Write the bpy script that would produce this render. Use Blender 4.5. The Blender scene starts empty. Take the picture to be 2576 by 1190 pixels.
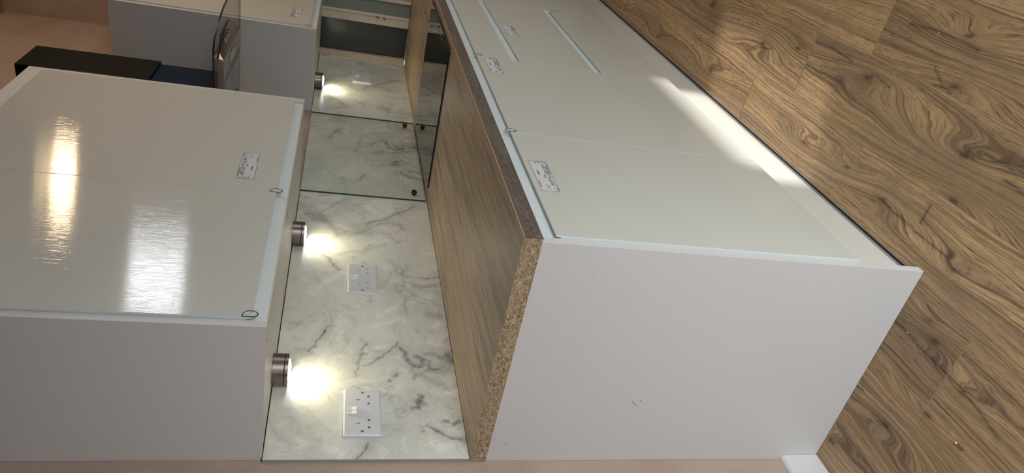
import bpy, math, random
import numpy as np
from mathutils import Matrix, Vector
random.seed(7); rng = np.random.default_rng(5)
S = bpy.context.scene
COL = S.collection

# ------------------------------------------------------------------ camera
cam_d = bpy.data.cameras.new('camera'); cam = bpy.data.objects.new('camera', cam_d); COL.objects.link(cam)
cam_d.sensor_fit = 'HORIZONTAL'; cam_d.sensor_width = 36.0; cam_d.lens = 1783.664/2576*36.0
cam_d.clip_start = .02; cam_d.clip_end = 60
Rr = ((-0.18104,-0.52704,0.83033),(-0.19895,0.84646,0.49389),(-0.96314,-0.07578,-0.2581))
RW = [Vector((-0.18104,-0.19895,-0.96314)), Vector((-0.52704,0.84646,-0.07578)), Vector((0.83033,0.49389,-0.2581))]
m = Matrix.Identity(4)
for i in range(3):
    m[i][0] = RW[0][i]; m[i][1] = -RW[1][i]; m[i][2] = -RW[2][i]
m.translation = Vector((-1.07586,-1.2376,1.26783))
cam.matrix_world = m
S.camera = cam

# ------------------------------------------------------------------ render look, world, sun, large lights
S.view_settings.view_transform = 'Standard'; S.view_settings.look = 'None'
S.view_settings.gamma = 1.0; S.view_settings.use_curve_mapping = False
S.view_settings.exposure = 0.0
S.cycles.max_bounces = 10; S.cycles.diffuse_bounces = 5; S.cycles.glossy_bounces = 5
S.cycles.transparent_max_bounces = 12; S.cycles.sample_clamp_indirect = 6.0
S.cycles.caustics_refractive = False; S.cycles.caustics_reflective = False
W = bpy.data.worlds.new('sky'); S.world = W; W.use_nodes = True
W.node_tree.nodes['Background'].inputs[0].default_value = (.62,.76,1,1)
W.node_tree.nodes['Background'].inputs[1].default_value = 1.6

def light(name, kind, loc, energy, color, dirv=None, parent=None, **kw):
    d = bpy.data.lights.new(name, kind); d.energy = energy; d.color = color
    for k, v in kw.items(): setattr(d, k, v)
    o = bpy.data.objects.new(name, d); COL.objects.link(o); o.location = loc
    if dirv is not None: o.rotation_euler = Vector(dirv).to_track_quat('-Z','Y').to_euler()
    if parent: o.parent = parent
    return o
SUN_DIR = Vector((-.30,.86,-.42))
light('sun', 'SUN', (3,-6,4), 4.2, (1,.99,.95), SUN_DIR, angle=math.radians(2.1))
# daylight entering by the two big windows (left wall and front wall)
light('daylight_left', 'AREA', (-3.12,-1.45,.80), 2.5, (.86,.91,1.0), (1,.14,-.3), shape='RECTANGLE', size=1.1, size_y=1.0)
light('daylight_front', 'AREA', (-1.45,-2.40,.62), 32, (.92,.975,1.0), (.50,1,-.62), shape='RECTANGLE', size=1.5, size_y=1.15, spread=math.radians(118))

light('added_front_fill', 'AREA', (1.46,-2.42,.98), 7, (.94,1.0,.93), (-.12,1,-.25), shape='RECTANGLE', size=.68, size_y=.30)  # added fill lamp at the small front opening, brightens the cabinet doors

# ------------------------------------------------------------------ materials
def lin(c):
    return tuple(((x/255)/12.92 if x/255 <= .04045 else ((x/255+.055)/1.055)**2.4) for x in c)
class NT:
    def __init__(s, name):
        s.m = bpy.data.materials.new(name); s.m.use_nodes = True; s.t = s.m.node_tree; s.n = s.t.nodes
        s.b = s.n['Principled BSDF']; s.out = s.n['Material Output']
    def add(s, t, **kw):
        n = s.n.new(t)
        for k, v in kw.items():
            if k.startswith('i_'):
                key = k[2:]; key = int(key) if key.isdigit() else key.replace('_',' ')
                n.inputs[key].default_value = v
            else: setattr(n, k, v)
        return n
    def link(s, a, b): s.t.links.new(a, b)
    def math(s, op, a, b=None, c=None, clamp=False):
        n = s.n.new('ShaderNodeMath'); n.operation = op; n.use_clamp = clamp
        for i, v in enumerate((a,b,c)):
            if v is None: continue
            if isinstance(v, (int,float)): n.inputs[i].default_value = v
            else: s.link(v, n.inputs[i])
        return n.outputs[0]
    def mix(s, f, a, b, blend='MIX'):
        n = s.n.new('ShaderNodeMix'); n.data_type = 'RGBA'; n.blend_type = blend
        for k, v in ((0,f),(6,a),(7,b)):
            if isinstance(v, (int,float)): n.inputs[k].default_value = v
            elif isinstance(v, tuple): n.inputs[k].default_value = v if len(v)==4 else (*v,1)
            else: s.link(v, n.inputs[k])
        return n.outputs[2]
    def ramp(s, f, stops, interp='LINEAR'):
        n = s.n.new('ShaderNodeValToRGB'); e = n.color_ramp.elements; n.color_ramp.interpolation = interp
        while len(e) < len(stops): e.new(.5)
        for k, (p, c) in zip(e, stops):
            k.position = p; k.color = (c,c,c,1) if isinstance(c,(int,float)) else (*c,1)
        s.link(f, n.inputs[0]); return n.outputs[0]
    def coords(s, scale=(1,1,1), kind='Object', rot=(0,0,0), src=None):
        mp = s.n.new('ShaderNodeMapping'); mp.inputs['Scale'].default_value = scale; mp.inputs['Rotation'].default_value = rot
        if src is None:
            tc = s.n.new('ShaderNodeTexCoord'); src = tc.outputs[kind]
        s.link(src, mp.inputs[0]); return mp.outputs[0]
    def noise(s, vec, scale=5, detail=4, rough=.5, dist=0):
        n = s.n.new('ShaderNodeTexNoise'); n.inputs['Scale'].default_value = scale; n.inputs['Detail'].default_value = detail
        n.inputs['Roughness'].default_value = rough; n.inputs['Distortion'].default_value = dist
        s.link(vec, n.inputs['Vector']); return n.outputs[0]
    def bump(s, h, strength=.2, dist=.001):
        n = s.n.new('ShaderNodeBump'); n.inputs['Strength'].default_value = strength; n.inputs['Distance'].default_value = dist
        s.link(h, n.inputs['Height']); s.link(n.outputs[0], s.b.inputs['Normal']); return n
    def set(s, **kw):
        for k, v in kw.items():
            i = s.b.inputs[k.replace('_',' ')]
            if isinstance(v,(int,float)): i.default_value = v
            elif isinstance(v, tuple): i.default_value = v if len(v)==4 else (*v,1)
            else: s.link(v, i)
        return s
def plain(name, col, rough=.4, metal=0, **kw):
    return NT(name).set(Base_Color=col, Roughness=rough, Metallic=metal, **kw).m

def white_mat(name, col, rough, grain, strength):
    t = NT(name)
    nz = t.noise(t.coords(grain), 1, 3, .6)
    big = t.noise(t.coords((2,2,2)), 1.5, 2)
    t.set(Base_Color=t.mix(t.math('MULTIPLY', big, .25), (*col,1), tuple(c*.93 for c in col)+(1,)), Roughness=rough)
    t.bump(nz, strength, .0006); return t.m
M = {}
M['door'] = white_mat('door_white', (.635,.632,.575), .075, (520,300,14), .24)
M['grip'] = white_mat('grip_edge_band', (.73,.78,.78), .30, (60,60,60), .03)
M['panel'] = white_mat('panel_white', (.66,.65,.645), .42, (260,260,260), .05)
M['carcass'] = white_mat('carcass_white', (.70,.68,.62), .38, (200,200,200), .04)
M['plastic'] = plain('white_plastic', (.66,.645,.655), .33)
M['rocker'] = plain('rocker_ivory', (.76,.76,.70), .25)
M['dark'] = plain('dark_gap', (.012,.012,.012), .7)
M['slot'] = plain('slot_shade', (.018,.016,.018), .6)
M['screw'] = plain('steel_screw', (.55,.55,.55), .25, 1)
M['sill'] = white_mat('painted_trim', (.68,.68,.66), .35, (40,40,40), .05)
M['print'] = plain('black_print', (.035,.035,.05), .6)
M['label'] = plain('label_paper', (.66,.65,.67), .5)
M['green'] = plain('green_print', lin((22,82,36)), .4)
M['seal'] = plain('grey_seal', (.30,.28,.265), .35)
M['chip'] = plain('pale_wood_chip', lin((205,170,130)), .8)

def nickel():
    t = NT('brushed_nickel'); nz = t.noise(t.coords((4,4,420)), 1, 3)
    t.set(Base_Color=t.mix(nz, (.23,.19,.165), (.33,.28,.245)), Metallic=1.0, Roughness=.30); t.bump(nz, .12, .0003); return t.m
M['nickel'] = nickel()
def steel(name, a, b, rough=.3):
    t = NT(name); nz = t.noise(t.coords((3,260,260)), 1, 3)
    t.set(Base_Color=t.mix(nz, a, b), Metallic=1.0, Roughness=rough); t.bump(nz, .06, .0003); return t.m
M['steel'] = steel('brushed_steel', (.38,.37,.35), (.50,.48,.45))
M['steel_face'] = steel('brushed_steel_floor_tint', (.30,.235,.20), (.36,.29,.25), .33)  # browner steel: the floor's reflection is tinted into the hood front
M['chimney'] = NT('dark_reflection_chimney').set(Base_Color=(.001,.007,.009), Metallic=0.0, Roughness=.30, Specular_IOR_Level=.07).m  # reflection of the dark room put into the sleeve's base colour
M['film'] = NT('blue_film_steel').set(Base_Color=(.002,.020,.050), Metallic=0.0, Roughness=.35, Specular_IOR_Level=.07).m
M['film_blue'] = plain('blue_film', (.10,.17,.25), .3)
M['black_gloss'] = plain('black_gloss', (.008,.008,.009), .12)
M['lamp_cover'] = plain('frosted_lamp_cover', (.62,.60,.56), .4)

def pane(name, tint, ior=1.5, rough=.0):
    t = NT(name); tr = t.add('ShaderNodeBsdfTransparent'); tr.inputs[0].default_value = (*tint,1)
    gl = t.add('ShaderNodeBsdfGlossy'); gl.inputs['Roughness'].default_value = rough
    lw = t.add('ShaderNodeLayerWeight'); lw.inputs[0].default_value = .5
    f0 = ((ior-1)/(ior+1))**2; fr = t.math('MULTIPLY_ADD', t.math('POWER', lw.outputs['Facing'], 5.0), 1-f0, f0)
    mx = t.add('ShaderNodeMixShader'); t.link(fr, mx.inputs[0]); t.link(tr.outputs[0], mx.inputs[1]); t.link(gl.outputs[0], mx.inputs[2])
    t.n.remove(t.b); t.link(mx.outputs[0], t.out.inputs[0]); return t.m
M['glass'] = pane('clear_green_glass', (.978,.993,.984), 1.35, .02)
M['hood_glass'] = pane('smoked_hood_glass', (.86,.87,.84), 1.3)
M['window_glass'] = pane('window_glass', (.95,.97,.96))
M['glass_edge'] = plain('green_glass_edge', (.004,.045,.028), .15)
M['glass_edge_dark'] = plain('dark_glass_edge', (.010,.010,.008), .15)
M['hob'] = NT('black_ceramic_glass').set(Base_Color=(.010,.010,.011), Roughness=.035, IOR=1.75).m
M['hob_edge'] = plain('hob_edge', (.004,.004,.004), .25)

def plaster(name, a, b, c):
    t = NT(name); v = t.coords((1,1,1))
    n1 = t.noise(v, 3.2, 6, .6, .8); n2 = t.noise(v, 9, 5, .6)
    col = t.mix(t.ramp(n1, [(.35,0.),(.65,1.)]), a, b); col = t.mix(t.ramp(n2, [(.55,0.),(.75,.6)]), col, c)
    t.set(Base_Color=col, Roughness=.85); t.bump(n2, .12, .004); return t.m
M['plaster'] = plaster('pink_plaster', (.41,.30,.235), (.48,.365,.295), (.36,.26,.20))
M['ceiling'] = plaster('ceiling_paint', (.30,.225,.165), (.33,.25,.185), (.27,.20,.15))
M['wall_paint'] = plaster('room_wall_paint', (.34,.325,.275), (.37,.35,.30), (.32,.30,.26))

def marble():
    t = NT('marble_laminate')
    at = t.add('ShaderNodeAttribute', attribute_name='vein'); aw = t.add('ShaderNodeAttribute', attribute_name='milk')
    v = t.coords((1,1,1))
    wn = t.add('ShaderNodeTexNoise', i_Scale=7.0, i_Detail=3.0); t.link(v, wn.inputs['Vector'])
    off = t.add('ShaderNodeVectorMath', operation='MULTIPLY_ADD'); off.inputs[1].default_value = (.16,.16,.16); t.link(wn.outputs['Color'], off.inputs[0]); t.link(v, off.inputs[2])
    w = off.outputs[0]
    n1 = t.noise(w, 4.0, 6, .6, .6); n2 = t.noise(w, 13, 7, .65, 1.0); n3 = t.noise(v, 60, 5, .7)
    base = t.mix(t.ramp(n1, [(.30,0.),(.70,1.)]), lin((206,204,194)), lin((236,233,221)))
    cloud = t.ramp(t.noise(w, 5.5, 9, .74, 1.1), [(.50,0.),(.66,.62)])
    base = t.mix(cloud, base, lin((152,151,147)))
    mk = t.ramp(t.noise(w, 11, 9, .70, 1.8), [(.55,0.),(.58,.45),(.70,.25)]); base = t.mix(mk, base, lin((238,236,222)))
    fg = t.ramp(t.noise(w, 24, 9, .78, 2.2), [(.35,.28),(.43,0.)]); base = t.mix(fg, base, lin((165,163,158)))
    ms = t.math('MULTIPLY', aw.outputs['Fac'], t.ramp(t.noise(w, 55, 8, .78, 1.6), [(.42,.05),(.54,1.)]))
    base = t.mix(t.math('MULTIPLY', ms, .8), base, lin((246,244,230)))
    brk = t.ramp(t.noise(w, 70, 6, .75, .6), [(.30,.30),(.62,1.)])
    f = t.math('MULTIPLY', at.outputs['Fac'], brk, clamp=True)
    col = t.mix(f, base, lin((70,68,73)))
    t.set(Base_Color=col, Roughness=.30); t.bump(n3, .04, .0006); return t.m
M['marble'] = marble()
M['marble_edge'] = plain('slab_edge', (.36,.36,.355), .5)

def worktop_top():
    t = NT('worktop_woodgrain'); v = t.coords((1,1,1))
    wn = t.add('ShaderNodeTexNoise', i_Scale=2.2, i_Detail=2.0); t.link(v, wn.inputs['Vector'])
    off = t.add('ShaderNodeVectorMath', operation='MULTIPLY_ADD'); off.inputs[1].default_value = (.02,.035,0); t.link(wn.outputs['Color'], off.inputs[0]); t.link(v, off.inputs[2])
    w = off.outputs[0]
    s1 = t.noise(t.coords((.8,15,1), src=w), 1.5, 9, .72, .12)
    s2 = t.noise(t.coords((2.6,120,1), src=w), 1, 8, .74, .1)
    s3 = t.noise(t.coords((60,330,10), src=w), 1, 4, .7)
    col = t.ramp(s1, [(.30,lin((116,103,90))),(.43,lin((152,135,115))),(.50,lin((184,162,134))),(.57,lin((150,133,113))),(.70,lin((196,175,146)))])
    col = t.mix(t.math('MULTIPLY', t.ramp(s2, [(.38,1.),(.50,0.)]), .50), col, lin((104,94,84)))
    col = t.mix(t.math('MULTIPLY', t.ramp(s2, [(.60,0.),(.70,1.)]), .35), col, lin((205,184,150)))
    col = t.mix(t.ramp(s3, [(.60,0.),(.72,.30)]), col, lin((88,72,58)))
    t.set(Base_Color=col, Roughness=.42); t.bump(s3, .15, .0006); return t.m
M['worktop'] = worktop_top()
def worktop_edge():
    t = NT('worktop_front_edge'); v = t.coords((1,1,1))
    n = t.noise(v, 95, 8, .74, .3); n2 = t.noise(t.coords((2.2,1,38)), 1.2, 7, .7, .6)
    col = t.ramp(n, [(.30,lin((66,56,50))),(.5,lin((98,87,79))),(.72,lin((124,112,102)))])
    band = t.ramp(n2, [(.485,0.),(.51,.55),(.535,0.)]); col = t.mix(band, col, lin((136,131,124)))
    t.set(Base_Color=col, Roughness=.38); return t.m
M['worktop_edge'] = worktop_edge()
def chipboard():
    t = NT('raw_chipboard')
    v = t.coords((190,110,210)); d = t.add('ShaderNodeTexNoise', i_Scale=.6, i_Detail=2.0); t.link(v, d.inputs['Vector'])
    off = t.add('ShaderNodeVectorMath', operation='MULTIPLY_ADD'); off.inputs[1].default_value = (2.4,2.4,2.4); t.link(d.outputs['Color'], off.inputs[0]); t.link(v, off.inputs[2])
    n = t.noise(off.outputs[0], .95, 5, .65, 1.6); vo = t.add('ShaderNodeTexVoronoi', i_Scale=1.35); t.link(off.outputs[0], vo.inputs['Vector'])
    col = t.ramp(n, [(.35,lin((56,44,32))),(.43,lin((128,108,86))),(.53,lin((180,158,130))),(.68,lin((218,200,170)))])
    col = t.mix(t.math('MULTIPLY', vo.outputs['Color'], .30), col, lin((196,170,130)))
    t.set(Base_Color=col, Roughness=.9); t.bump(n, .8, .002); return t.m
M['chipboard'] = chipboard()

def wood_floor():
    t = NT('oak_laminate')
    g = t.add('ShaderNodeAttribute', attribute_name='grain').outputs['Fac']
    kn = t.add('ShaderNodeAttribute', attribute_name='knot').outputs['Fac']
    ck = t.add('ShaderNodeAttribute', attribute_name='crack').outputs['Fac']
    oi = t.add('ShaderNodeObjectInfo').outputs['Random']
    sx = t.add('ShaderNodeSeparateXYZ'); tc = t.add('ShaderNodeTexCoord'); t.link(tc.outputs['Object'], sx.inputs[0]); X, Y = sx.outputs[0], sx.outputs[1]
    seed = t.math('MULTIPLY', oi, 37.0)
    def vec(a, b, c):
        n = t.add('ShaderNodeCombineXYZ')
        for i, q in enumerate((a,b,c)):
            if isinstance(q,(int,float)): n.inputs[i].default_value = q
            else: t.link(q, n.inputs[i])
        return n.outputs[0]
    def sc(a, k): return t.math('MULTIPLY', a, k)
    wob = t.math('ADD', g, sc(t.math('SUBTRACT', t.noise(vec(sc(X,9),sc(Y,22),seed), 1, 3), .5), .010))
    ring = t.noise(vec(sc(X,1.2), sc(wob,210), seed), 1, 4, .62)
    ringb = t.noise(vec(sc(X,.8), sc(wob,38), seed), 1, 3, .55)
    fine = t.noise(vec(sc(X,26), sc(wob,620), seed), 1, 3, .6)
    pore = t.noise(vec(sc(X,55), sc(Y,900), seed), 1, 2, .5)
    patch = t.noise(vec(sc(X,3.2), sc(Y,9), seed), 1, 3, .55)
    col = t.ramp(ringb, [(.25,lin((146,120,92))),(.45,lin((184,152,114))),(.62,lin((210,172,126))),(.80,lin((174,147,114)))])
    col = t.mix(sc(t.ramp(ring, [(.38,1.),(.50,0.)]), .70), col, lin((96,76,58)))
    col = t.mix(sc(t.ramp(ring, [(.56,0.),(.70,1.)]), .40), col, lin((226,190,144)))
    col = t.mix(sc(t.ramp(fine, [(.36,1.),(.48,0.)]), .62), col, lin((72,54,40)))
    col = t.mix(sc(t.ramp(fine, [(.60,0.),(.72,1.)]), .22), col, lin((206,168,120)))
    col = t.mix(sc(t.ramp(pore, [(.30,1.),(.40,0.)]), .40), col, lin((70,54,42)))
    col = t.mix(t.ramp(patch, [(.42,0.),(.70,.50)]), col, lin((132,110,86)))
    tone = t.ramp(oi, [(0,lin((225,225,225))),(1,(1.0,1.0,1.0))]); col = t.mix(1.0, col, tone, 'MULTIPLY')
    dd = t.noise(vec(sc(X,3),sc(Y,3),3.3), 1, 3)
    col = t.mix(sc(kn,.85), col, lin((44,32,24)))
    col = t.mix(ck, col, lin((50,50,52)))
    t.set(Base_Color=col, Roughness=.40, Specular_IOR_Level=.45)
    h = t.math('SUBTRACT', t.math('ADD', sc(fine,.7), sc(pore,.5)), sc(ck,1.5)); t.bump(h, .35, .0012); return t.m
M['floor'] = wood_floor()
M['floor_sub'] = plain('plank_joint', lin((226,196,156)), .7)
def emis(name, c, s):
    t = NT(name); t.set(Base_Color=(0,0,0), Emission_Color=c, Emission_Strength=s); return t.m
M['led'] = emis('led_lens', (.93,1,.98), 14)
M['bulb'] = emis('warm_bulb', (1,.72,.38), 30)
M['sky_pane'] = emis('bright_sky_pane', (.92,.96,1), 26)
M['pane_dark'] = plain('dark_window_pane', (.040,.042,.034), .18)
M['pane_teal'] = plain('teal_window_pane', lin((122,132,126)), .35)
M['upvc'] = white_mat('cream_upvc', (.66,.58,.48), .3, (60,60,60), .03)
M['reveal'] = white_mat('window_reveal', (.62,.50,.37), .6, (60,60,60), .03)

# ------------------------------------------------------------------ geometry helpers
class MB:
    def __init__(s): s.v = []; s.f = []; s.mi = []
    def quad(s, pts, mi=0):
        b = len(s.v); s.v += [tuple(p) for p in pts]; s.f.append(tuple(range(b, b+len(pts)))); s.mi.append(mi)
    def box(s, x0, x1, y0, y1, z0, z1, mi=0):
        b = len(s.v)
        s.v += [(x0,y0,z0),(x1,y0,z0),(x1,y1,z0),(x0,y1,z0),(x0,y0,z1),(x1,y0,z1),(x1,y1,z1),(x0,y1,z1)]
        for f in ((0,3,2,1),(4,5,6,7),(0,1,5,4),(1,2,6,5),(2,3,7,6),(3,0,4,7)):
            s.f.append(tuple(b+i for i in f)); s.mi.append(mi)
        return s
    def prism_x(s, prof, x0, x1, mi=0):        # profile of (y,z), extruded along x
        n = len(prof); b = len(s.v)
        s.v += [(x0,y,z) for y, z in prof] + [(x1,y,z) for y, z in prof]
        for i in range(n):
            j = (i+1) % n; s.f.append((b+i, b+j, b+n+j, b+n+i)); s.mi.append(mi)
        s.f.append(tuple(b+n-1-i for i in range(n))); s.mi.append(mi)
        s.f.append(tuple(b+n+i for i in range(n))); s.mi.append(mi)
        return s
    def prism_z(s, prof, z0, z1, mi=0, side=None):   # profile of (x,y)
        n = len(prof); b = len(s.v); side = mi if side is None else side
        s.v += [(x,y,z0) for x, y in prof] + [(x,y,z1) for x, y in prof]
        for i in range(n):
            j = (i+1) % n; s.f.append((b+i, b+j, b+n+j, b+n+i)); s.mi.append(side)
        s.f.append(tuple(b+n-1-i for i in range(n))); s.mi.append(mi)
        s.f.append(tuple(b+n+i for i in range(n))); s.mi.append(mi)
        return s
    def build(s, name, mats, parent=None, bevel=0, smooth=False, seg=2):
        me = bpy.data.meshes.new(name); me.from_pydata(s.v, [], s.f)
        if not isinstance(mats, (list,tuple)): mats = [mats]
        for q in mats: me.materials.append(q)
        me.polygons.foreach_set('material_index', s.mi)
        import bmesh
        bm = bmesh.new(); bm.from_mesh(me); bmesh.ops.remove_doubles(bm, verts=bm.verts, dist=1e-6)
        bmesh.ops.recalc_face_normals(bm, faces=bm.faces)
        if bevel:
            bmesh.ops.bevel(bm, geom=list(bm.edges), offset=bevel, segments=seg, affect='EDGES', profile=.6, clamp_overlap=True)
        bm.to_mesh(me); bm.free()
        if smooth:
            me.polygons.foreach_set('use_smooth', [True]*len(me.polygons))
            try: me.set_sharp_from_angle(angle=math.radians(40))
            except Exception: pass
        o = bpy.data.objects.new(name, me); COL.objects.link(o)
        if parent: o.parent = parent
        return o
def box(name, mat, dims, parent=None, bevel=0, **kw):
    return MB().box(*dims).build(name, mat, parent, bevel, **kw)
def thing(name, label, cat, loc=(0,0,0), group=None):
    o = bpy.data.objects.new(name, None); COL.objects.link(o); o.empty_display_size = .05
    o['label'] = label; o['category'] = cat
    if group: o['group'] = group
    o.location = (0,0,0); return o
def tag(o, label, cat, group=None):
    o['label'] = label; o['category'] = cat
    if group: o['group'] = group
    return o
def struct(o): o['kind'] = 'structure'; return o
def disc(mb, c, r, axis, h, n=32, mi=0, r2=None):
    r2 = r if r2 is None else r2
    def P(a, t, rr):
        p = [0,0,0]; i = 'xyz'.index(axis); j, k = [q for q in range(3) if q != i]
        p[j] = rr*math.cos(a); p[k] = rr*math.sin(a); p[i] = t
        return (c[0]+p[0], c[1]+p[1], c[2]+p[2])
    b = len(mb.v); A = [2*math.pi*i/n for i in range(n)]
    mb.v += [P(a,0,r) for a in A] + [P(a,h,r2) for a in A]
    for i in range(n):
        j = (i+1)%n; mb.f.append((b+i,b+j,b+n+j,b+n+i)); mb.mi.append(mi)
    mb.f.append(tuple(b+n-1-i for i in range(n))); mb.mi.append(mi)
    mb.f.append(tuple(b+n+i for i in range(n))); mb.mi.append(mi)
    return mb

# ------------------------------------------------------------------ the setting
XF, XL, YF, ZC = 2.717, -3.2, -2.45, 2.80
struct(box('wall_back', M['plaster'], (XL,XF,0,.12,0,ZC)))
struct(box('ceiling', M['ceiling'], (XL-.12,XF+.12,YF-.12,.12,ZC,ZC+.1)))
wl = MB(); wl.box(XL-.12,XL,YF,-2.05,0,ZC).box(XL-.12,XL,-.85,.12,0,ZC).box(XL-.12,XL,-2.05,-.85,0,.35).box(XL-.12,XL,-2.05,-.85,1.45,ZC)
struct(wl.build('wall_left', M['wall_paint']))
wf = MB()
wf.box(XL-.12,-2.3,YF-.10,YF,0,ZC).box(-2.3,-.7,YF-.10,YF,1.95,ZC).box(-.7,1.10,YF-.10,YF,0,ZC).box(1.10,1.82,YF-.10,YF,0,.80).box(1.10,1.82,YF-.10,YF,1.16,ZC).box(1.82,XF+.12,YF-.10,YF,0,ZC)
struct(wf.build('wall_front', M['wall_paint']))
wr = MB(); wr.box(XF,XF+.12,YF,-.345,0,ZC).box(XF,XF+.12,-.345,.0,0,.60).box(XF,XF+.12,-.345,.0,2.1,ZC).box(XF+.10,XF+.12,-.345,0,.60,2.1)
struct(wr.build('wall_right', M['plaster']))
# window at the end of the worktop
w1 = struct(box('window_1', M['reveal'], (XF-.012,XF+.02,-.040,-.0095,.912,2.0)))
box('pane', M['pane_dark'], (XF+.012,XF+.02,-.203,-.040,.912,2.0), w1)['label'] = 'dark glass pane'
box('sash_frame', M['upvc'], (XF-.004,XF+.02,-.2575,-.203,.912,2.0), w1, .003)
box('frame_bead', M['upvc'], (XF-.010,XF-.004,-.222,-.206,.912,2.0), w1, .002)
box('frame_bead', M['upvc'], (XF-.008,XF-.004,-.251,-.246,.912,2.0), w1, .001)
for i, z in enumerate((1.118,1.080,1.045)):
    h = MB(); h.box(XF-.013,XF-.006,-.246,-.234,z-.008,z-.0055).box(XF-.013,XF-.006,-.246,-.244,z-.008,z+.006)
    h.build('latch_hook', M['slot'] if i != 0 else M['sill'], w1)
box('pane', M['pane_teal'], (XF+.008,XF+.016,-.328,-.2575,.912,2.0), w1)['label'] = 'pale teal pane'
box('frame_bead', M['upvc'], (XF-.002,XF+.02,-.345,-.328,.912,2.0), w1, .001)
# other windows of the room, plus an added opening for the sun patch
def window(n, axis, a0, a1, z0, z1, pos, bars=()):
    t = .03; mb = MB()
    def bb(p0,p1,q0,q1):
        if axis == 'x': mb.box(pos-t,pos+t,p0,p1,q0,q1)
        else: mb.box(p0,p1,pos-t,pos+t,q0,q1)
    bb(a0,a0+.05,z0,z1); bb(a1-.05,a1,z0,z1); bb(a0+.05,a1-.05,z0,z0+.05); bb(a0+.05,a1-.05,z1-.05,z1); c = (a0+a1)/2; bb(c-.03,c+.03,z0+.05,z1-.05)
    o = struct(mb.build('window_%d'%n, M['sill']))
    for p0, p1 in ((a0+.05,c-.03),(c+.03,a1-.05)):
        d = (pos-.003,pos+.003,p0,p1,z0+.05,z1-.05) if axis == 'x' else (p0,p1,pos-.003,pos+.003,z0+.05,z1-.05)
        box('pane', M['window_glass'], d, o)
    return o
window(2, 'x', -2.05, -.85, .35, 1.45, XL-.06)
window(3, 'y', -2.3, -.7, 0.0, 1.95, YF-.06)
w4 = MB(); w4.box(1.10,1.82,YF-.055,YF-.045,.886,.942).box(1.10,1.115,YF-.10,YF,.80,1.16)  # added unseen bar and jamb, set to shape the sun patch
struct(w4.build('window_4', M['sill']))
w5 = MB(); w5.box(XF-.012,XF-.001,-2.44,-2.40,2.02,2.40).box(XF-.012,XF-.001,-2.12,-2.08,2.02,2.40).box(XF-.012,XF-.001,-2.40,-2.12,2.02,2.06).box(XF-.012,XF-.001,-2.40,-2.12,2.36,2.40)
w5o = struct(w5.build('window_5', M['sill'])); box('pane', M['sky_pane'], (XF-.008,XF-.002,-2.40,-2.12,2.06,2.36), w5o)
# baseboard on the back wall
prof = [(-.0005,0),(-.017,0)] + [(-.017+.014*(1-math.cos(a)), .086+.016*math.sin(a)) for a in [math.pi/2*i/8 for i in range(9)]] + [(-.0005,.102)]
struct(MB().prism_x(prof, XL, .0015).build('baseboard_back', M['sill'], smooth=True))

# ------------------------------------------------------------------ floor of laminate planks
KN = [(.9173,-.8153,1),(1.1687,-.6431,1),(1.6669,-.6154,.8),(1.3049,-.8352,1),(.4233,-.8819,1),(.5468,-.648,.6),(.2011,-.658,.7),(.0565,-.8436,1.1),
      (.1963,-1.0515,.6),(.1714,-.9503,.9),(.0299,-.7502,1.),(-.1055,-.4837,.9),(-.1131,-.2451,1),(-.0562,-.6333,.5),(-.2185,-.446,.7),(-.1864,-.3488,.5),
      (.0006,-.1347,1),(.356,-.6679,.4),(.78,-1.02,.8),(.62,-1.07,.6),(2.1,-.63,.7),(.74,-.855,.5)]
CR = [[(.372,-1.028),(.31,-1.034),(.245,-1.037),(.157,-1.034)],[(.668,-.895),(.58,-.90),(.504,-.897)],[(.402,-.892),(.342,-.884)],
      [(.2016,-.6545),(.14,-.652),(.0786,-.648),(-.0272,-.647)],[(.009,-.455),(-.04,-.453),(-.089,-.45),(-.216,-.4505)],[(-.216,-.4505),(-.324,-.4316)],
      [(.0737,-.715),(.0737,-.672)],[(.245,-.97),(.20,-.94)],[(.93,-.80),(.86,-.815)],[(-.05,-.84),(-.11,-.838)],[(.05,-.255),(-.02,-.26)],[(.02,-.865),(-.15,-.87)]]
def seg_dist(X, Y, poly):
    d = np.full(X.shape, 9.)
    for (a, b), (c, e) in zip(poly[:-1], poly[1:]):
        vx, vy = c-a, e-b; L = vx*vx+vy*vy+1e-12; t = np.clip(((X-a)*vx+(Y-b)*vy)/L, 0, 1)
        d = np.minimum(d, np.hypot(X-a-t*vx, Y-b-t*vy))
    return d
def wob2(X, Y, k, a, s):
    r = np.random.default_rng(s); o = np.zeros_like(X)
    for i in range(5):
        kx, ky, p = r.normal(0,k), r.normal(0,k), r.uniform(0,6.28); o += np.sin(kx*X+ky*Y+p)
    return o*a/5
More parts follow.
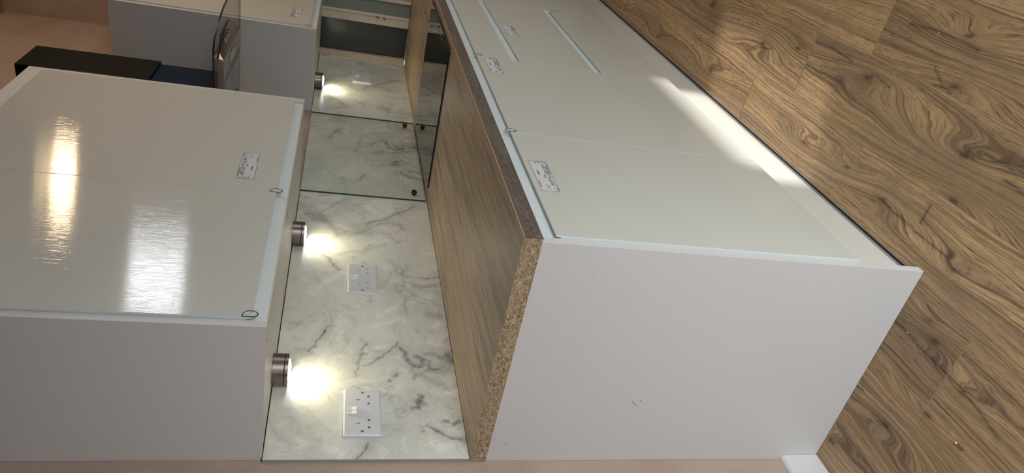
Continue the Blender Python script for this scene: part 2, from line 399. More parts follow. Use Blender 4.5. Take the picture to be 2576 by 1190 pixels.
def grid_mesh(name, xs, ys, z0, z1, swap=False):
    """closed slab: dense front/top grid plus sides and back. swap: grid in x,z with front at y=z1"""
    nx, ny = len(xs), len(ys); X, Y = np.meshgrid(xs, ys, indexing='ij'); n = nx*ny
    V = np.zeros((n+4,3)); V[:n,0] = X.ravel()
    cor = [(xs[0],ys[0]),(xs[-1],ys[0]),(xs[-1],ys[-1]),(xs[0],ys[-1])]
    if not swap:
        V[:n,1] = Y.ravel(); V[:n,2] = z1
        V[n:] = [(a,b,z0) for a, b in cor]
    else:
        V[:n,2] = Y.ravel(); V[:n,1] = z1
        V[n:] = [(a,z0,b) for a, b in cor]
    I = np.arange(n).reshape(nx,ny); Q = np.stack([I[:-1,:-1],I[1:,:-1],I[1:,1:],I[:-1,1:]],-1).reshape(-1,4)
    F = Q.tolist(); 
    bot = [int(q) for q in I[:,0]]; top = [int(q) for q in I[:,-1]]; lef = [int(q) for q in I[0,:]]; rig = [int(q) for q in I[-1,:]]
    F += [bot[::-1]+[n,n+1], rig[::-1]+[n+1,n+2], top+[n+2,n+3], lef+[n+3,n], [n+3,n+2,n+1,n]]
    if swap: F = [f[::-1] for f in F]
    me = bpy.data.meshes.new(name); me.from_pydata(V.tolist(), [], F)
    return me, X, Y, n, len(Q)
floor = struct(box('floor', M['floor_sub'], (XL-.12,XF+.12,YF-.12,.12,-.05,-.0012)))
rows = [-3.3+.186*0] ; 
rb = [-.002,-.165,-.355,-.549,-.745,-.931,-1.118,-1.31,-1.50,-1.69,-1.88,-2.07,-2.26,-2.449]
butt = {3:.893+.22, 4:.893, 5:.678, 6:.449, 7:.214}
PL = 1.285
for r in range(len(rb)-1):
    y1, y0 = rb[r], rb[r+1]; by = butt.get(r+1, None)
    # row r spans rb[r] .. rb[r+1]
    key = {2:1.113, 3:.893, 4:.678, 5:.449, 6:.214}
    # rows: index 2 is (-.355,-.549), 3 is (-.549,-.745), 4 is (-.745,-.931), 5 is (-.931,-1.118), 6 is (-1.118,-1.31)
    b0 = key.get(r, (.23*r) % PL)
    k = math.floor((XL - b0)/PL); x = b0 + k*PL
    while x < XF:
        x0, x1 = max(x, XL+.002), min(x+PL, XF-.001); x += PL
        if x1-x0 < .02: continue
        g = .0012; xa, xb, ya, yb = x0+g, x1-g, y0+g, y1-g
        dense = (r <= 6 and xb > -.75 and xa < 2.2)
        st = .004 if dense else .03
        xs = np.linspace(xa, xb, max(2,int((xb-xa)/st)+1)); ys = np.linspace(ya, yb, max(2,int((yb-ya)/st)+1))
        me, X, Y, n, nq = grid_mesh('plank', xs, ys, -.0012, 0.0)
        sd = int(abs(x0*131+y0*977))+r*17
        G = Y.copy() + wob2(X, Y, 3.0, .012, sd) + wob2(X, Y, 16, .004, sd+3); KNF = np.zeros_like(X); CKF = np.zeros_like(X)
        rr = np.random.default_rng(sd)
        kn = [q for q in KN if xa < q[0] < xb and ya < q[1] < yb]
        if len(kn) < 2: kn = kn + [(rr.uniform(xa,xb), rr.uniform(ya+.03,yb-.03), rr.uniform(.4,.9)) for _ in range(2)]
        for kx, ky, a in kn:
            s = 1 if (int(kx*1000) % 2) else -1
            lx = .05+.075*a*rr.uniform(.8,1.5); ly = .014+.012*a
            dx = X-kx; dy = Y-ky - .12*dx
            e = np.exp(-((dx/lx)**2 + (dy/ly)**2)/1.6)
            G += s*(.015+.026*a)*e
            e2 = np.exp(-(((dx+.05)/(lx*2.4))**2 + (dy/(ly*2.0))**2)/1.6); G += s*.012*a*e2
            wv = wob2(X*1., Y*1., 260, .35, sd+9)
            rad = np.hypot(dx/(.016*a+.004), dy/(.0075*a+.002)) + wv*1.5
            KNF = np.maximum(KNF, np.clip(1.35-rad, 0, 1)*.85)
            KNF = np.maximum(KNF, .42*np.exp(-((dx/(.034*a))**2+(dy/(.015*a))**2)))
        for c in CR:
            d = seg_dist(X, Y + wob2(X, Y, 60, .003, sd+5), c)
            CKF = np.maximum(CKF, np.clip(1.3-d/.0022, 0, 1)*.75); KNF = np.maximum(KNF, .22*np.exp(-(d/.008)**2))
        for nm, A in (('grain',G),('knot',KNF),('crack',CKF)):
            at = me.attributes.new(nm, 'FLOAT', 'POINT'); full = np.zeros(n+4, dtype=np.float32); full[:n] = A.ravel(); at.data.foreach_set('value', full)
        me.materials.append(M['floor']); o = bpy.data.objects.new('plank', me); COL.objects.link(o); o.parent = floor

# ------------------------------------------------------------------ marble splashback slab
VE = {
 'a1':[(1.042, 1.283), (1.082, 1.255), (1.128, 1.218), (1.158, 1.188)],
 'a1b':[(1.134, 1.141), (1.158, 1.121)],
 'a2':[(1.014, 1.339), (1.05, 1.309), (1.033, 1.272), (1.006, 1.256), (0.938, 1.229), (0.911, 1.219)],
 'a3':[(0.911, 1.219), (0.924, 1.207), (0.942, 1.175)],
 'a4':[(1.146, 0.96), (1.099, 0.997), (1.059, 1.046), (1.033, 1.066), (1.014, 1.112), (0.996, 1.134)],
 'a5':[(1.004, 1.108), (0.983, 1.124)],
 'a6':[(0.982, 1.007), (1.006, 1.021), (1.017, 1.044), (1.004, 1.082), (0.956, 1.135), (0.927, 1.16)],
 'a8':[(0.796, 1.269), (0.776, 1.248), (0.747, 1.23), (0.72, 1.21)],
 'a9':[(0.744, 1.02), (0.704, 1.025), (0.7, 1.005), (0.694, 0.954), (0.716, 0.913)],
 'a10':[(0.698, 1.022), (0.657, 1.023), (0.618, 1.018), (0.573, 1.021), (0.546, 1.027), (0.515, 1.019)],
 'a12':[(0.654, 0.994), (0.65, 0.978), (0.651, 0.964), (0.666, 0.928)],
 'a14':[(0.765, 1.136), (0.753, 1.131)],
 'a15':[(1.002, 1.324), (1.016, 1.304), (1.009, 1.282)],  # broad grey patch of the pattern, partly shade painted into the vein mask
 'a16':[(0.52, 0.954), (0.511, 0.936)],
 'a17':[(0.782, 1.17), (0.786, 1.167)],
 'wA7':[(1.143, 1.133), (1.091, 1.111), (1.058, 1.077), (1.069, 1.057), (1.103, 1.04)],
 'wA10':[(0.698, 1.022), (0.657, 1.023), (0.618, 1.018), (0.573, 1.021)],
 'wA11':[(0.509, 1.095), (0.538, 1.06), (0.573, 1.019), (0.587, 0.992), (0.607, 0.947)],
 'wA13':[(0.593, 1.282), (0.634, 1.259), (0.671, 1.228)],
 'wA14':[(0.501, 1.212), (0.482, 1.193), (0.458, 1.187)],
 'wA15':[(0.698, 1.026), (0.691, 1.006), (0.699, 0.984)],
 'b1':[(0.452, 1.235), (0.421, 1.246), (0.4, 1.256), (0.383, 1.26), (0.358, 1.271), (0.35, 1.278)],
 'b2':[(0.387, 1.138), (0.357, 1.147), (0.319, 1.153), (0.301, 1.154), (0.278, 1.159), (0.258, 1.162)],
 'b3':[(0.397, 1.049), (0.372, 1.065), (0.356, 1.082), (0.331, 1.098), (0.309, 1.118), (0.294, 1.148)],
 'b4':[(0.373, 1.044), (0.353, 1.037), (0.325, 1.034), (0.308, 1.024), (0.302, 1.008), (0.31, 0.992), (0.326, 0.994), (0.335, 1.009)],
 'b5':[(0.327, 0.99), (0.322, 0.975), (0.306, 0.981), (0.294, 0.971), (0.291, 0.948)],
 'b5b':[(0.294, 0.971), (0.28, 0.994), (0.27, 1.014), (0.256, 1.018)],
 'b6':[(0.351, 0.982), (0.348, 0.956), (0.334, 0.941), (0.33, 0.915)],
 'b6b':[(0.349, 0.923), (0.325, 0.914)],
 'b7':[(0.189, 1.006), (0.175, 1.014), (0.162, 1.012)],
 'b7b':[(0.158, 1.027), (0.17, 1.014), (0.166, 1.003)],
 'b8':[(0.263, 1.068), (0.268, 1.062)],
 'b8b':[(0.243, 1.081), (0.247, 1.078)],
 'b9':[(0.151, 1.066), (0.155, 1.057), (0.147, 1.051), (0.141, 1.06)],
 'b10':[(0.099, 0.994), (0.084, 0.98), (0.071, 0.962), (0.063, 0.942), (0.056, 0.92)],
 'b11':[(0.115, 0.957), (0.113, 0.948)],
 'b11b':[(0.107, 0.934), (0.11, 0.923)],
 'b11c':[(0.082, 1.009), (0.076, 1.008)],
 'b11d':[(0.097, 1.011), (0.091, 1.009)],
 'b12':[(0.046, 1.135), (0.024, 1.144), (0.015, 1.148), (0.001, 1.155)],
 'b13':[(0.168, 0.948), (0.154, 0.932)],
 'b14':[(0.217, 1.158), (0.213, 1.153)],
 'wB1':[(0.475, 1.206), (0.444, 1.208), (0.419, 1.199), (0.406, 1.202)],
 'wB2':[(0.461, 1.115), (0.474, 1.081), (0.492, 1.046), (0.488, 1.03)],
 'wB3':[(0.402, 0.961), (0.395, 0.952)],
 'wB4':[(0.461, 0.953), (0.478, 0.941)],
 'wB5':[(0.057, 1.282), (0.043, 1.273), (0.032, 1.278)],
 'wB6':[(0.029, 1.223), (0.032, 1.202), (0.022, 1.197)],
 'wB7':[(0.294, 1.148), (0.304, 1.133), (0.309, 1.121)],
 'wB8':[(0.37, 1.101), (0.372, 1.091)],
 'wB9':[(0.214, 0.975), (0.201, 0.948), (0.21, 0.928)],
 'wB10':[(0.127, 0.953), (0.096, 0.938), (0.077, 0.917)],
 'wB11':[(0.047, 0.995), (0.032, 0.974), (0.036, 0.957)],
 'wB12':[(0.324, 1.045), (0.338, 1.051), (0.348, 1.044)],
}
VW = dict(a1=(.0020,.6),a1b=(.0022,.55),a2=(.0022,.6),a3=(.0020,.5),a4=(.0042,.75),a5=(.0030,.8),a6=(.0090,.42),a8=(.0042,.75),a9=(.0040,.62),a10=(.0026,.5),
          a12=(.008,.45),a14=(.002,.7),a15=(.030,.34),a16=(.018,.40),a17=(.004,.5),b1=(.0026,.9),b2=(.0034,.62),b3=(.0030,.75),b4=(.0070,.85),b5=(.0055,.8),b5b=(.006,.55),
          b6=(.0065,.62),b6b=(.011,.85),b7=(.0105,.95),b7b=(.0085,.8),b8=(.0060,.75),b8b=(.0055,.75),b9=(.0040,.45),b10=(.0036,.9),b11=(.0060,.85),b11b=(.0055,.85),
          b11c=(.0034,.7),b11d=(.0034,.6),b12=(.0026,.9),b13=(.0020,.5),b14=(.003,.45))
xs = np.arange(0.0, 2.716, .003); zs = np.linspace(.9112, 1.3525, 148)
me, X, Z, n, nq = grid_mesh('slab', xs, zs, -.0006, -.010, swap=True)
V = np.zeros_like(X); Wm = np.zeros_like(X)
jx = wob2(X,Z,70,.006,1)+wob2(X,Z,220,.0035,2); jz = wob2(X,Z,70,.006,3)+wob2(X,Z,220,.0035,4)
for k, poly in VE.items():
    for sh in (0, 1.306, 2.612, -1.306):
        pp = [(a+sh, b) for a, b in poly]; lo = min(p[0] for p in pp)-.12; hi = max(p[0] for p in pp)+.12
        if hi < 0 or lo > 2.72: continue
        i0, i1 = np.searchsorted(xs, lo), np.searchsorted(xs, hi)
        if i1 <= i0: continue
        sl = slice(i0, i1); d = seg_dist(X[sl]+jx[sl], Z[sl]+jz[sl], pp)
        if k.startswith('w'):
            Wm[sl] = np.maximum(Wm[sl], np.exp(-(d/.012)**2))
        else:
            w, a = VW[k]; w *= 1.3; V[sl] = np.maximum(V[sl], a*np.exp(-(d/w)**2)); V[sl] = np.maximum(V[sl], .30*a*np.exp(-(d/(w*3.0+.004))**2))
for nm, A in (('vein',V),('milk',Wm)):
    at = me.attributes.new(nm, 'FLOAT', 'POINT'); full = np.zeros(n+4, dtype=np.float32); full[:n] = A.ravel(); at.data.foreach_set('value', full)
me.materials.append(M['marble']); me.materials.append(M['marble_edge'])
mi = np.zeros(len(me.polygons), dtype=np.int32); mi[nq:] = 1; me.polygons.foreach_set('material_index', mi)
sp = thing('splashback_panel', 'grey veined marble-effect splashback board running behind the worktop under the wall cabinets', 'splashback')
so = bpy.data.objects.new('slab', me); COL.objects.link(so); so.parent = sp
box('seal_strip', M['dark'], (0.003,2.71,-.0092,-.001,.9102,.9111), sp)
box('seal_strip', M['dark'], (0.003,1.158,-.0115,-.001,1.3527,1.3543), sp)
box('seal_strip', M['dark'], (1.945,2.71,-.0112,-.001,1.3527,1.3543), sp)

# ------------------------------------------------------------------ worktop
wt = thing('worktop', 'brown wood-grain laminate worktop with dark front edge and raw chipboard end', 'worktop')
box('core', M['chipboard'], (0,2.700,-.5972,-.0006,.8728,.9092), wt)['label'] = 'raw chipboard core showing at the cut end'
MB().prism_x([(-.5990,.9096),(-.5978,.9101),(-.0006,.9101),(-.0006,.9093),(-.5973,.9093),(-.5990,.9088)], -.0004, 2.700).build('top_laminate', M['worktop'], wt)
MB().prism_x([(-.5990,.9086),(-.5973,.9092),(-.5973,.8728),(-.5986,.8726),(-.5992,.8734)], -.0004, 2.700).build('front_edging', M['worktop_edge'], wt)['label'] = 'dark grey-brown stone-look front edging'
box('edge_line', plain('pale_edge_line', lin((205,172,132)), .4), (-.0004,2.700,-.5996,-.5984,.9086,.9099), wt)['label'] = 'thin pale line along the top front edge'

# ------------------------------------------------------------------ hob
hob = thing('induction_hob', 'black glass induction hob set flush in the worktop below the extractor', 'hob')
hp = []
X0, X1, Y0, Y1, rr_ = 1.197, 1.833, -.574, -.058, .012
for cx, cy, a0 in ((X0+rr_,Y0+rr_,math.pi),(X1-rr_,Y0+rr_,1.5*math.pi),(X1-rr_,Y1-rr_,0),(X0+rr_,Y1-rr_,.5*math.pi)):
    hp += [(cx+rr_*math.cos(a0+math.pi/2*i/5), cy+rr_*math.sin(a0+math.pi/2*i/5)) for i in range(6)]
MB().prism_z(hp, .9102, .9142, 1).build('rim', [M['hob_edge'],M['hob_edge']], hob)
hq = [(X0+(x-X0)*.996+.0012, Y0+(y-Y0)*.996+.001) for x, y in hp]
MB().prism_z(hq, .9142, .9155).build('glass_top', M['hob'], hob)
gp = plain('grey_print', (.16,.16,.16), .4)
for i in range(6): ctl = MB(); disc(ctl, (1.40+.045*i,-.545,.9155), .006, 'z', .0002, 16); ctl.build('touch_key', gp, hob)

# ------------------------------------------------------------------ J-grip doors
def j_door(parent, name, x0, x1, z0, z1, yf, grip='top', th=.019, lab=None):
    """door front at yf; recessed grip on one edge: face ends early, flange behind runs on"""
    yb = yf+th; g = .027
    if grip == 'top':
        prof = [(yf,z0+.0005),(yf+.0005,z0),(yb,z0),(yb,z1),(yb-.0055,z1),(yb-.007,z1-.002),(yb-.007,z1-g-.004)]
        prof += [(yf+.0075-.0045*math.sin(a)+.0, z1-g-.006-.006*math.cos(a)*1.0) for a in [math.pi*.0, math.pi*.25, math.pi*.5]]
        prof += [(yf+.003,z1-g-.001),(yf+.0022,z1-g),(yf+.0006,z1-g),(yf,z1-g-.0006)]
    else:
        prof = [(yf,z1-.0005),(yf+.0005,z1),(yb,z1),(yb,z0),(yb-.0055,z0),(yb-.007,z0+.002),(yb-.007,z0+g+.004)]
        prof += [(yf+.0075-.0045*math.sin(a), z0+g+.006+.006*math.cos(a)) for a in [0, math.pi*.25, math.pi*.5]]
        prof += [(yf+.003,z0+g+.001),(yf+.0022,z0+g),(yf+.0006,z0+g),(yf,z0+g+.0006)]
        prof = prof[::-1]
    mb = MB().prism_x(prof, x0, x1); n = len(prof)
    for fi, f in enumerate(mb.f):
        if len(f) > 4: mb.mi[fi] = 1; continue
        pts = [mb.v[i] for i in f]; zc = sum(p[2] for p in pts)/4; yc = sum(p[1] for p in pts)/4
        if yc > yf+.0004 and ((grip == 'top' and zc > z1-g-.02) or (grip != 'top' and zc < z0+g+.02)): mb.mi[fi] = 1
    o = mb.build(name, [M['door'], M['grip']], parent)
    if lab: o['label'] = lab
    return o
def sticker(parent, x0, x1, z0, z1, y, flip=False):
    lb = MB(); lb.box(x0,x1,y-.00025,y,z0,z1)
    p = MB(); yy = y-.0004
    def P(s0, s1, t0, t1, m=0):
        if flip: s0, s1, t0, t1 = 1-s1, 1-s0, 1-t1, 1-t0
        p.box(x0+(x1-x0)*s0, x0+(x1-x0)*s1, yy, y-.00024, z0+(z1-z0)*t0, z0+(z1-z0)*t1)
    b = .006
    P(0,1,0,.02); P(0,1,.98,1); P(0,b,0.02,.98); P(1-b,1,.02,.98)
    for t in (.88,.76,.64): P(.01,.99 if t>.7 else .62,t,t+.012)
    for s in (.30,.45,.58,.70,.80): P(s,s+.003,.64,.88)
    P(.80,.80+.003,.36,.64); P(.93,.933,.36,.64); P(.80,.93,.36,.37)
    r = random.Random(int(x0*1000))
    def text(s0, s1, t, h, gap=.35):
        s = s0
        while s < s1:
            w = r.uniform(.006,.016); P(s, min(s+w,s1), t+r.uniform(0,h*.2), t+h-r.uniform(0,h*.25)); s += w+w*gap
    text(.02,.05,.91,.05); text(.10,.42,.905,.055); text(.86,.98,.91,.05); text(.02,.05,.79,.05); text(.16,.28,.79,.06); text(.33,.43,.79,.06); text(.47,.56,.79,.06)
    text(.02,.05,.67,.06); text(.12,.27,.67,.06); text(.32,.42,.67,.06); text(.60,.68,.67,.06); text(.72,.78,.70,.06); text(.62,.68,.79,.06); text(.72,.79,.80,.05)
    text(.47,.56,.52,.07); text(.33,.50,.22,.08); text(.02,.09,.50,.06); text(.02,.05,.40,.06); text(.02,.10,.30,.05); text(.68,.88,.06,.05); text(.84,.89,.46,.07)
    o = lb.build('label_sticker', M['label'], parent); o['label'] = 'small white printed sticker'
    # printing joined into the sticker mesh so it stays one sub-part
    me2 = p.build('print_tmp', M['print']).data
    import bmesh
    bm = bmesh.new(); bm.from_mesh(o.data); bm2 = bmesh.new(); bm2.from_mesh(me2)
    nf = len(bm.faces); bm.from_mesh(me2); bm.faces.ensure_lookup_table()
    for f in bm.faces[nf:]: f.material_index = 1
    bm.to_mesh(o.data); bm.free(); bm2.free(); o.data.materials.append(M['print'])
    bpy.data.objects.remove(bpy.data.objects['print_tmp'])
    return o
def teardrop(parent, x, z, y, sx=1, sz=1, s=1.0, w=.0017):
    """green outlined film tab, point at (x,z), growing by sx, sz"""
    out = [(0,0)] + [(.022,.0),(.027,.002),(.030,.007),(.029,.013),(.025,.017),(.019,.0195),(.012,.0195),(.006,.017),(.002,.012),(0,.007)]
    def xf(p): return (x+sx*p[1]*s, z+sz*p[0]*s)
    c = (.0145,.0095); inn = [(c[0]+(a-c[0])*.83, c[1]+(b-c[1])*.76) for a, b in out]
    O = [xf(p) for p in out]; I = [xf(p) for p in inn]; mb = MB(); n = len(O); y2 = y-.0005
    for i in range(n):
        j = (i+1)%n
        mb.quad([(O[i][0],y2,O[i][1]),(O[j][0],y2,O[j][1]),(I[j][0],y2,I[j][1]),(I[i][0],y2,I[i][1])])
        mb.quad([(O[i][0],y2,O[i][1]),(O[j][0],y2,O[j][1]),(O[j][0],y,O[j][1]),(O[i][0],y,O[i][1])])
    # slanted lettering, too small to read
    for k in range(5):
        if k == 1: continue
        a = .0065+.0032*k; q = [(a,.0045+.0026*k),(a+.0026,.0045+.0026*k+.0019),(a+.0022,.0045+.0026*k+.0029),(a-.0004,.0055+.0026*k)]
        mb.quad([(xf(p)[0],y2,xf(p)[1]) for p in q], 1)
    mb.quad([(q[0], y-.0002, q[1]) for q in I], 2)
    o = mb.build('film_tab', [M['green'],M['print'],M['label']], parent); o['label'] = 'green outlined oval film tab'
    return o

# ------------------------------------------------------------------ base units
YD = -.5945; YC = -.5745
def base_unit(x0, x1, label, group='base cabinets under the worktop', name='base_cabinet'):
    c = thing(name, label, 'cabinet', group=group)
    mb = MB(); t = .018
    mb.box(x0,x0+t,YC,-.002,.158,.871).box(x1-t,x1,YC,-.002,.158,.871).box(x0+t,x1-t,YC,-.002,.158,.158+t).box(x0+t,x1-t,-.012,-.002,.158+t,.871).box(x0+t,x1-t,YC,YC+.10,.871-t,.871)
    mb.build('carcass', M['carcass'], c); return c
b1 = base_unit(.0215,.5045,'white gloss base cabinet nearest the end panel, with a tall narrow door')
d = j_door(b1,'door',.0225,.5035,.158,.8685,YD); sticker(d,.2035,.3505,.787,.829,YD,True)
b2 = base_unit(.5055,1.1065,'white gloss base cabinet between the end cabinet and the drawer unit, with a wider door')
d = j_door(b2,'door',.5065,1.1055,.158,.8685,YD); sticker(d,.9465,1.0935,.778,.819,YD,True); teardrop(d,.508,.854,YD,1,-1)
b3 = base_unit(1.1075,1.8935,'white gloss drawer unit with three deep handleless drawers below the hob',name='drawer_cabinet')
d = j_door(b3,'drawer',1.1085,1.8925,.7275,.8685,YD); d['label'] = 'shallow top drawer front'; teardrop(d,1.110,.850,YD,1,-1)
d = j_door(b3,'drawer',1.1085,1.8925,.4425,.7255,YD); d['label'] = 'deep middle drawer front'; sticker(d,1.391,1.537,.642,.682,YD,True)
d = j_door(b3,'drawer',1.1085,1.8925,.158,.4400,YD); d['label'] = 'deep bottom drawer front'
b4 = base_unit(1.8945,2.700,'white gloss base cabinet beyond the drawer unit at the window end')
d = j_door(b4,'door',1.8955,2.699,.158,.8685,YD); teardrop(d,1.897,.404,YD,1,-1)
# end panel
ep = thing('end_panel', 'white end panel closing the near end of the base cabinets, standing on the floor', 'panel')
box('board', M['panel'], (.0025,.0208,-.5894,-.0006,.0006,.8722), ep, .0007)
sm = MB()
for (y, z, L, wd, a) in ((-.185,.562,.026,.003,.75),(-.0535,.8354,.006,.005,0),(-.07,.862,.010,.0015,.6),(-.5206,.7545,.012,.001,.0),(-.193,.548,.010,.003,.9)):
    ca, sa = math.cos(a), math.sin(a)
    pts = [(L/2*math.cos(q)*1., wd/2*math.sin(q)) for q in [2*math.pi*i/10 for i in range(10)]]
    sm.quad([(.0022, y+p*sa*-1+q*ca, z+p*ca+q*sa) for p, q in pts])
sm.build('scuff_mark', plain('grey_scuff', (.40,.38,.38), .6), ep)['kind'] = 'stuff'
# plinth
pl = thing('plinth', 'white kickboard with a grey sealing strip along the floor under the base cabinets', 'plinth')
box('board', M['carcass'], (.0215,2.715,-.5655,-.550,.012,.1565), pl)
MB().box(.0215,2.715,-.5675,-.553,.0006,.0118).build('seal_profile', M['seal'], pl)
box('seal_lip', M['dark'], (.0215,2.715,-.5705,-.5680,.0006,.005), pl)
box('seal_lip', M['seal'], (.0215,2.715,-.5740,-.5718,.0006,.0022), pl)

# ------------------------------------------------------------------ wall units
ZB, ZT, YW = 1.3548, 2.0885, -.3625
def wall_unit(x0, x1, label):
    c = thing('wall_cabinet', label, 'cabinet', group='wall cabinets')
    mb = MB(); t = .018
    mb.box(x0,x0+t,-.3425,-.0008,ZB,ZT).box(x1-t,x1,-.3425,-.0008,ZB,ZT).box(x0+t,x1-t,-.3425,-.0008,ZB,ZB+t).box(x0+t,x1-t,-.3425,-.0008,ZT-t,ZT).box(x0+t,x1-t,-.008,-.0008,ZB+t,ZT-t)
    # connector heads on the underside
    mb.build('carcass', M['carcass'], c)
    for yy in (-.30,-.06):
        for xx in (x0+.009,x1-.009): MB().box(xx-.006,xx+.006,yy-.002,yy+.002,ZB-.0004,ZB-.0001).build('joint_slot', M['slot'], c)
    return c
u1 = wall_unit(.0262,.5140,'near white gloss wall cabinet with bright reflections, next to the visible end panel')
d = j_door(u1,'door',.0275,.5135,1.3555,2.0865,YW,'bottom'); teardrop(d,.0285,1.401,YW,1,-1)
u2 = wall_unit(.5150,1.1325,'second white gloss wall cabinet from the near end, carrying a printed sticker')
d = j_door(u2,'door',.5155,1.1310,1.3555,2.0865,YW,'bottom'); sticker(d,.571,.717,1.4415,1.4835,YW-.0000); teardrop(d,.517,1.3985,YW,1,-1)
u3 = wall_unit(1.9605,2.4615,'white gloss wall cabinet beyond the extractor hood with a small sticker')
d = j_door(u3,'door',1.9620,2.460,1.3555,2.0865,YW,'bottom'); sticker(d,2.050,2.207,1.4245,1.466,YW); teardrop(d,1.9635,1.4015,YW,1,-1)
u4 = wall_unit(2.4625,2.7140,'narrow white wall cabinet in the far corner beside the window')
j_door(u4,'door',2.4630,2.7135,1.3555,2.0865,YW,'bottom')
def panel(x0, x1, z0, z1, label):
    o = box('side_panel', M['panel'], (x0,x1,-.3571,-.0006,z0,z1), None, .0006); return tag(o, label, 'panel')
panel(.0078,.0258,1.3540,2.1290,'white end panel on the near side of the wall cabinets')
panel(1.1415,1.1595,1.3540,2.1290,'white end panel between the near wall cabinets and the extractor hood')
panel(1.9410,1.9590,1.3540,2.1290,'white end panel on the far wall cabinet, facing the extractor hood')
box('filler_strip', M['panel'], (1.1330,1.1410,-.3560,-.3400,1.3545,2.0880), bpy.data.objects['wall_cabinet.001'])
tag(box('top_panel', M['panel'], (.0262,1.1410,-.3571,-.0006,2.0892,2.1290), None, .0006), 'white top panel over the near pair of wall cabinets', 'panel')
tag(box('top_panel', M['panel'], (1.9594,2.714,-.3571,-.0006,2.0892,2.1290), None, .0006), 'white top panel over the far wall cabinets', 'panel')

# ------------------------------------------------------------------ glass splashback over the hob
gs = thing('glass_splashback', 'clear glass sheet screwed over the marble board behind the hob', 'splashback')
g = MB(); g.box(1.1795,1.8900,-.0185,-.0125,.9165,1.353,0)
for f in range(6): pass
g.mi = [1,1,0,1,0,1]
go = g.build('glass_sheet', [M['glass'],M['glass_edge']], gs)
for x in (1.2315,1.849):
    for z in (.9548,):
        c = MB(); disc(c,(x,-.0187,z),.0105,'y',-.0075,24,r2=.0088); c.build('screw_cap', M['steel_face'] if z > 1 else M['black_gloss'], gs, smooth=True)
        c = MB(); disc(c,(x,-.0105,z),.006,'y',-.0018,16); c.build('spacer', M['slot'], gs)

# ------------------------------------------------------------------ sockets
def socket(xc, zc, label, wd=.146, hg=.0855):
    s = thing('double_socket', label, 'socket', group='double sockets on the splashback'); yb, yf, yr = -.0102, -.0195, -.0165
    x0, x1, z0, z1 = xc-wd/2, xc+wd/2, zc-hg/2, zc+hg/2; ch = .0035; k = wd/.146
    X = lambda u: xc+u*k
    holes = []
    for cx in (-.0372,.0372):
        holes.append((X(cx-.002),X(cx+.002),zc+.0055,zc+.0135))             # earth slot
        for dx in (-.0112,.0112): holes.append((X(cx+dx-.0032),X(cx+dx+.0032),zc-.0175,zc-.0115))
    mb = MB()
    gx = sorted({x0+ch,x1-ch} | {h[0] for h in holes} | {h[1] for h in holes}); gz = sorted({z0+ch,z1-ch} | {h[2] for h in holes} | {h[3] for h in holes})
    for i in range(len(gx)-1):
        for j in range(len(gz)-1):
            a, b, c, d = gx[i],gx[i+1],gz[j],gz[j+1]; mx, mz = (a+b)/2,(c+d)/2
            hole = any(h[0]<mx<h[1] and h[2]<mz<h[3] for h in holes)
            if not hole: mb.quad([(a,yf,c),(b,yf,c),(b,yf,d),(a,yf,d)])
    for h in holes:
        a, b, c, d = h; y2 = yf+.0045
        mb.quad([(a,y2,c),(b,y2,c),(b,y2,d),(a,y2,d)],1)
        mb.quad([(a,yf,c),(a,y2,c),(a,y2,d),(a,yf,d)],0); mb.quad([(b,yf,c),(b,yf,d),(b,y2,d),(b,y2,c)],0)
        mb.quad([(a,yf,c),(b,yf,c),(b,y2,c),(a,y2,c)],0); mb.quad([(a,yf,d),(a,y2,d),(b,y2,d),(b,yf,d)],0)
    F = [(x0+ch,z0+ch),(x1-ch,z0+ch),(x1-ch,z1-ch),(x0+ch,z1-ch)]; B = [(x0,z0),(x1,z0),(x1,z1),(x0,z1)]
    for i in range(4):
        j = (i+1)%4
        mb.quad([(F[i][0],yf,F[i][1]),(F[j][0],yf,F[j][1]),(B[j][0],yf+.0022,B[j][1]),(B[i][0],yf+.0022,B[i][1])])
        mb.quad([(B[i][0],yf+.0022,B[i][1]),(B[j][0],yf+.0022,B[j][1]),(B[j][0],yb,B[j][1]),(B[i][0],yb,B[i][1])])
    mb.quad([(x0,yb,z0),(x1,yb,z0),(x1,yb,z1),(x0,yb,z1)])
    mb.build('faceplate', [M['plastic'],M['slot']], s)
    for dx in (-.0062,.0062):
        # rocker: wedge with a proud lower end
        c = X(dx); zt_, zb_ = zc+.0345, zc+.0125; prof = [(yf-.0002,zt_),(yf-.0022,zt_),(yf-.0026,zc+.024),(yf-.0052,zb_+.0008),(yf-.0046,zb_),(yf-.0002,zb_)]
        MB().prism_x(prof, c-.0056*k, c+.0056*k).build('rocker', M['rocker'], s, .0004)
    for dx in (-.0602,.0602):
        q = MB(); disc(q,(X(dx),yf-.0001,zc+.0005),.0034,'y',-.0003,20); q.build('screw_recess', M['slot'], s)
        q = MB(); disc(q,(X(dx),yf-.0004,zc+.0003),.0025,'y',-.0007,20,r2=.0020); q.box(X(dx)-.0022,X(dx)+.0022,yf-.0013,yf-.0011,zc,zc+.0006,1); q.build('screw', [M['screw'],M['slot']], s)
    return s
socket(.1325,1.1475,'white double socket nearest the near end of the splashback, largest in view')
socket(.6675,1.1440,'white double socket between the near socket and the glass splashback')
socket(2.4160,1.1370,'white double socket beyond the hob, close to the window', .168, .088)
ws = thing('wall_plate', 'white wall plate on the splashback right beside the window frame', 'wall plate')
box('plate', M['plastic'], (2.640,2.703,-.0225,-.0102,1.3030,1.3510), ws, .0015)
tx = MB()
for i in range(3):
    for j in range(5): tx.box(2.648+.009*j,2.654+.009*j,-.0228,-.0226,1.3370-.008*i,1.3385-.008*i)
tx.build('printed_lines', M['slot'], ws)

